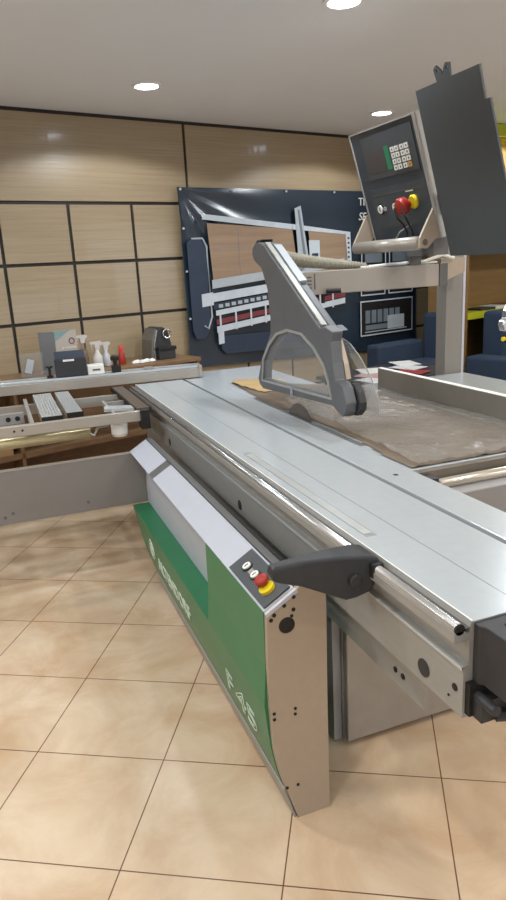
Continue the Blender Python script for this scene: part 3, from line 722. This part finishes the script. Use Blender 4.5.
# spray bottles
def sprayer(u, n, h, m, mh, lab):
    t = thing('spray_bottle', lab, 'bottle', tuple(W(u, n, CT)))
    p = W(u, n, CT)
    b = lathe(NB(), [(.034, 0), (.038, .01), (.036, h*.45), (.016, h*.62), (.013, h*.74)], p, 'Z', 18); P('bottle_body', b, m, t, smooth=True)
    T_ = TW(u, n, CT+h*.74)
    b = xf(plate(NB(), [[(-.015, 0), (.018, 0), (.022, .03), (.045, .05), (.03, .062), (-.055, .06), (-.06, .045), (-.02, .04)]], lambda a, c, h_: (a, h_-.01, c), .02), T_); P('spray_head', b, mh, t)
    b = NB(); tube(b, [T_ @ Vector(q) for q in ((-.035, 0, .045), (-.045, 0, .02), (-.04, 0, 0))], .004, 6); P('trigger', b, mh, t)
m_bot = mat('bottle_plastic', (190, 186, 182), .4)
m_amber = mat('clear_amber', (150, 130, 110), .2, 0, .05, alpha=.55)
sprayer(1.99, 4.98, .26, m_amber, m_bot, 'tall clear spray bottle on the counter behind the white bottles')
sprayer(2.07, 4.90, .19, m_bot, m_bot, 'white spray bottle right of the black display box')
sprayer(2.15, 4.93, .17, mat('bottle_pearl', (178, 180, 182), .3), m_bot, 'short pearl white spray bottle, rightmost of the three sprayers')
# white caddy box on the fence
wb_ = thing('tissue_box', 'white box with dark slot standing on the fence beside the display', 'box', tuple(cf_o @ Vector((-.03, .07, .986))))
P('box_body', CFM(-.07, .035, .03, .13, .9865, 1.045), m_white, wb_, bevel=.003)
P('box_slot', CFM(-.04, .01, .027, .0295, 1.01, 1.022), m_slot, wb_)
# brochure stand
bs = thing('display_folder', 'tall standing grey folder with round logo behind the black display', 'folder', tuple(W(1.85, 4.95, CT)))
P('front_panel', xf(BX(0, .165, 0, .01, 0, .31), TW(1.745, 4.88, CT)), mat('folder_grey', (168, 160, 152), .5, 0, .12, 3), bs)
P('side_panel', xf(BX(-.004, 0, 0, .13, 0, .305), TW(1.744, 4.88, CT)@Matrix.Rotation(math.radians(40), 4, 'Z')), mat('folder_side', (110, 112, 116), .5), bs)
b = NB(); Tf = frame(W(1.87, 4.878, 1.155), DW, (0, 0, 1))
b = xf(plate(NB(), [circ(0, 0, .024, 20), circ(0, 0, .017, 20)], lambda x, y, h: (x, y, h), .001), Tf); P('round_logo', b, mat('logo_plum', (110, 60, 70), .5), bs)
text('ALTENDORF', .02, frame(W(1.79, 4.878, 1.10), DW, (0, 0, 1)), m_white, 'lettering', bs)
ff2 = mat('folder_corner', (120, 146, 150), .5)
P('teal_corner', xf(plate(NB(), [[(0, .31), (0, .24), (.12, .31)]], lambda a, c, h: (a, h, c), .001), TW(1.746, 4.878, CT)), ff2, bs)
# acrylic tray with leaflets
at = thing('leaflet_holder', 'clear acrylic leaflet holder at the left end of the counter', 'holder', tuple(W(1.58, 4.9, CT)))
P('back_sheet', xf(BX(0, .17, .06, .064, 0, .17), TW(1.48, 4.86, CT)), m_clear, at)
P('tray', xf(BX(0, .17, 0, .06, 0, .035), TW(1.48, 4.86, CT)), m_clear, at)
tag(obj('leaflet', xf(BX(0, .05, 0, .006, 0, .10, Matrix.Rotation(math.radians(18), 4, 'Y')), TW(1.50, 4.89, CT+.040)), p_lt), 'pale leaflet leaning in the clear acrylic holder', 'leaflet')

# ------------------------------------------------------------------ right background: table with magazines, armchair, sofa, shelving
lt = thing('display_table', 'low dark table behind the rip fence covered with magazines', 'table', tuple(W(4.25, 3.95, 0)))
P('tabletop', BX(3.7, 4.75, 3.55, 4.25, .67, .695, WM), m_dark, lt)
for u in (3.75, 4.66):
    for n in (3.6, 4.16): P('leg', BX(u, u+.04, n, n+.04, 0, .67, WM), m_dark, lt)
cols = [(215, 215, 215), (190, 150, 150), (225, 225, 220), (150, 60, 60), (205, 208, 212), (222, 220, 215)]
labs = ['white magazine at the left end of the low table', 'pinkish magazine in the middle of the low table', 'white leaflet beside the pink magazine',
        'red magazine at the back of the low table', 'pale magazine overlapping the red one', 'open white magazine at the right end of the low table']
for k, (c, lb) in enumerate(zip(cols, labs)):
    T_ = TW(3.85+.14*k, 3.72+.16*(k % 3), .696) @ Matrix.Rotation(.5*math.sin(k*2.3), 4, 'Z')
    tag(obj('magazine', xf(BX(-.1, .1, -.13, .13, .0005+.004*k, .004+.004*k), T_), mat('mag%d' % k, c, .35)), lb, 'magazine', 'magazines on the low table')

ac = thing('armchair', 'navy blue armchair under the right end of the banner', 'armchair', tuple(W(5.1, 4.5, 0)))
P('seat', BX(4.84, 5.50, 4.30, 4.62, .12, .62, WM), m_navy, ac, bevel=.03, seg=3)
P('arm', BX(4.84, 5.50, 4.625, 4.80, .10, .80, WM), m_navy, ac, bevel=.03, seg=3)
P('backrest', BX(5.505, 5.66, 4.28, 4.66, .10, 1.06, WM), m_navy, ac, bevel=.04, seg=3)
for u, n in ((4.88, 4.35), (5.58, 4.35), (4.88, 4.72), (5.44, 4.72)): P('foot', BX(u, u+.05, n, n+.05, 0, .11, WM), m_black, ac)
sf = thing('sofa', 'navy blue sofa in front of the lime green shelving', 'sofa', tuple(W(7.0, 4.2, 0)))
P('seat', BX(5.75, 8.2, 3.25, 3.85, .12, .46, WM), m_navy, sf, bevel=.03, seg=3)
P('backrest', BX(5.75, 8.2, 3.86, 4.12, .10, 1.07, WM), m_navy, sf, bevel=.04, seg=3)
for u in (5.5, 8.21): P('arm', BX(u, u+.24, 3.2, 4.12, .10, .66, WM), m_navy, sf, bevel=.03, seg=3)
for u, n in ((5.6, 3.3), (8.3, 3.3), (5.6, 4.0), (8.3, 4.0)): P('foot', BX(u, u+.05, n, n+.05, 0, .11, WM), m_black, sf)

sh = thing('shelving_unit', 'tall wooden shelving unit with lime green shelves at the right', 'shelving unit', tuple(W(7.2, 4.5, 0)))
m_oakd = mat('shelf_back', (122, 94, 56), .5, 0, .1, 2, stretch=(1, 1, 10))
P('back_panel', BX(5.70, 9.2, 4.70, 4.72, 0, 2.79, WM), m_oakd, sh)
P('side_panel', BX(5.67, 5.70, 4.25, 4.72, 0, 2.79, WM), m_oakd, sh)
P('side_panel', BX(9.2, 9.23, 4.25, 4.72, 0, 2.79, WM), m_oakd, sh)
P('lime_fascia', BX(5.70, 9.2, 4.25, 4.30, 2.69, 2.79, WM), m_lime, sh)
for z in (.40, .985, 1.72, 2.2): P('lime_shelf', BX(5.70, 9.2, 4.25, 4.699, z, z+.065, WM), m_lime, sh)
P('divider', BX(7.55, 7.58, 4.30, 4.699, 0, .399, WM), m_oakd, sh)
bk = [(40, 44, 50), (190, 190, 185), (110, 50, 50), (60, 62, 66), (170, 175, 60), (205, 200, 190), (96, 60, 44)]
bl = ['dark', 'pale grey', 'maroon', 'charcoal', 'yellowish', 'cream', 'brown']
u = 5.99
for k in range(7):
    w = (.24, .2, .22, .26, .2, .24, .22)[k]
    tag(obj('magazine', BX(u, u+w*.95, 4.30, 4.50, 1.0505, 1.0505+.02+.008*(k % 3), WM), mat('mb%d' % k, bk[k], .5)),
        '%s magazine lying on the lime green shelf above the sofa' % bl[k], 'magazine', 'magazines on the lime shelf'); u += w

# another machine's knob at right edge, on a post standing on the rear table
kn = thing('height_gauge', 'chrome stand with black and yellow knob at the right edge', 'gauge', (2.27, 2.52, .9))
b = NB(); lathe(b, [(.05, 0), (.05, .015), (.012, .02), (.012, .50)], (2.27, 2.52, .9005), 'Z', 20); P('post', b, m_chrome, kn)
P('chrome_clamp', XZ([(2.155, 1.27), (2.145, 1.30), (2.15, 1.32), (2.165, 1.325), (2.17, 1.36), (2.185, 1.39), (2.29, 1.39), (2.29, 1.30), (2.18, 1.27)], 2.49, 2.53), m_chrome, kn, bevel=.006)
b = NB(); tube(b, [(2.165, 2.50, 1.235), (2.26, 2.50, 1.235)], .018, 14); P('black_knob', b, m_black, kn)
b = NB(); tube(b, [(2.152, 2.50, 1.235), (2.164, 2.50, 1.235)], .010, 14); P('yellow_ring', b, m_yellow, kn)

# ------------------------------------------------------------------ camera & view
cam = bpy.data.cameras.new('camera'); co = bpy.data.objects.new('camera', cam); COL.objects.link(co)
rt = Vector((.932663, -.356701, -.053895)); up = Vector((.142682, .227527, .963262)); fw = Vector((.331334, .906088, -.2631))
M = Matrix.Identity(4)
for i in range(3): M[i][0] = rt[i]; M[i][1] = up[i]; M[i][2] = -fw[i]
M[2][3] = 1.62
co.matrix_world = M
cam.sensor_fit = 'VERTICAL'; cam.sensor_height = 24; cam.lens = 676.12/900*24; cam.clip_start = .05
S.camera = co
w = bpy.data.worlds.new('world'); S.world = w; w.use_nodes = True
w.node_tree.nodes['Background'].inputs[0].default_value = (.5, .55, .6, 1); w.node_tree.nodes['Background'].inputs[1].default_value = .3
S.view_settings.view_transform = 'Standard'; S.view_settings.look = 'None'; S.view_settings.gamma = 1
S.view_settings.use_curve_mapping = False; S.view_settings.exposure = 0.33
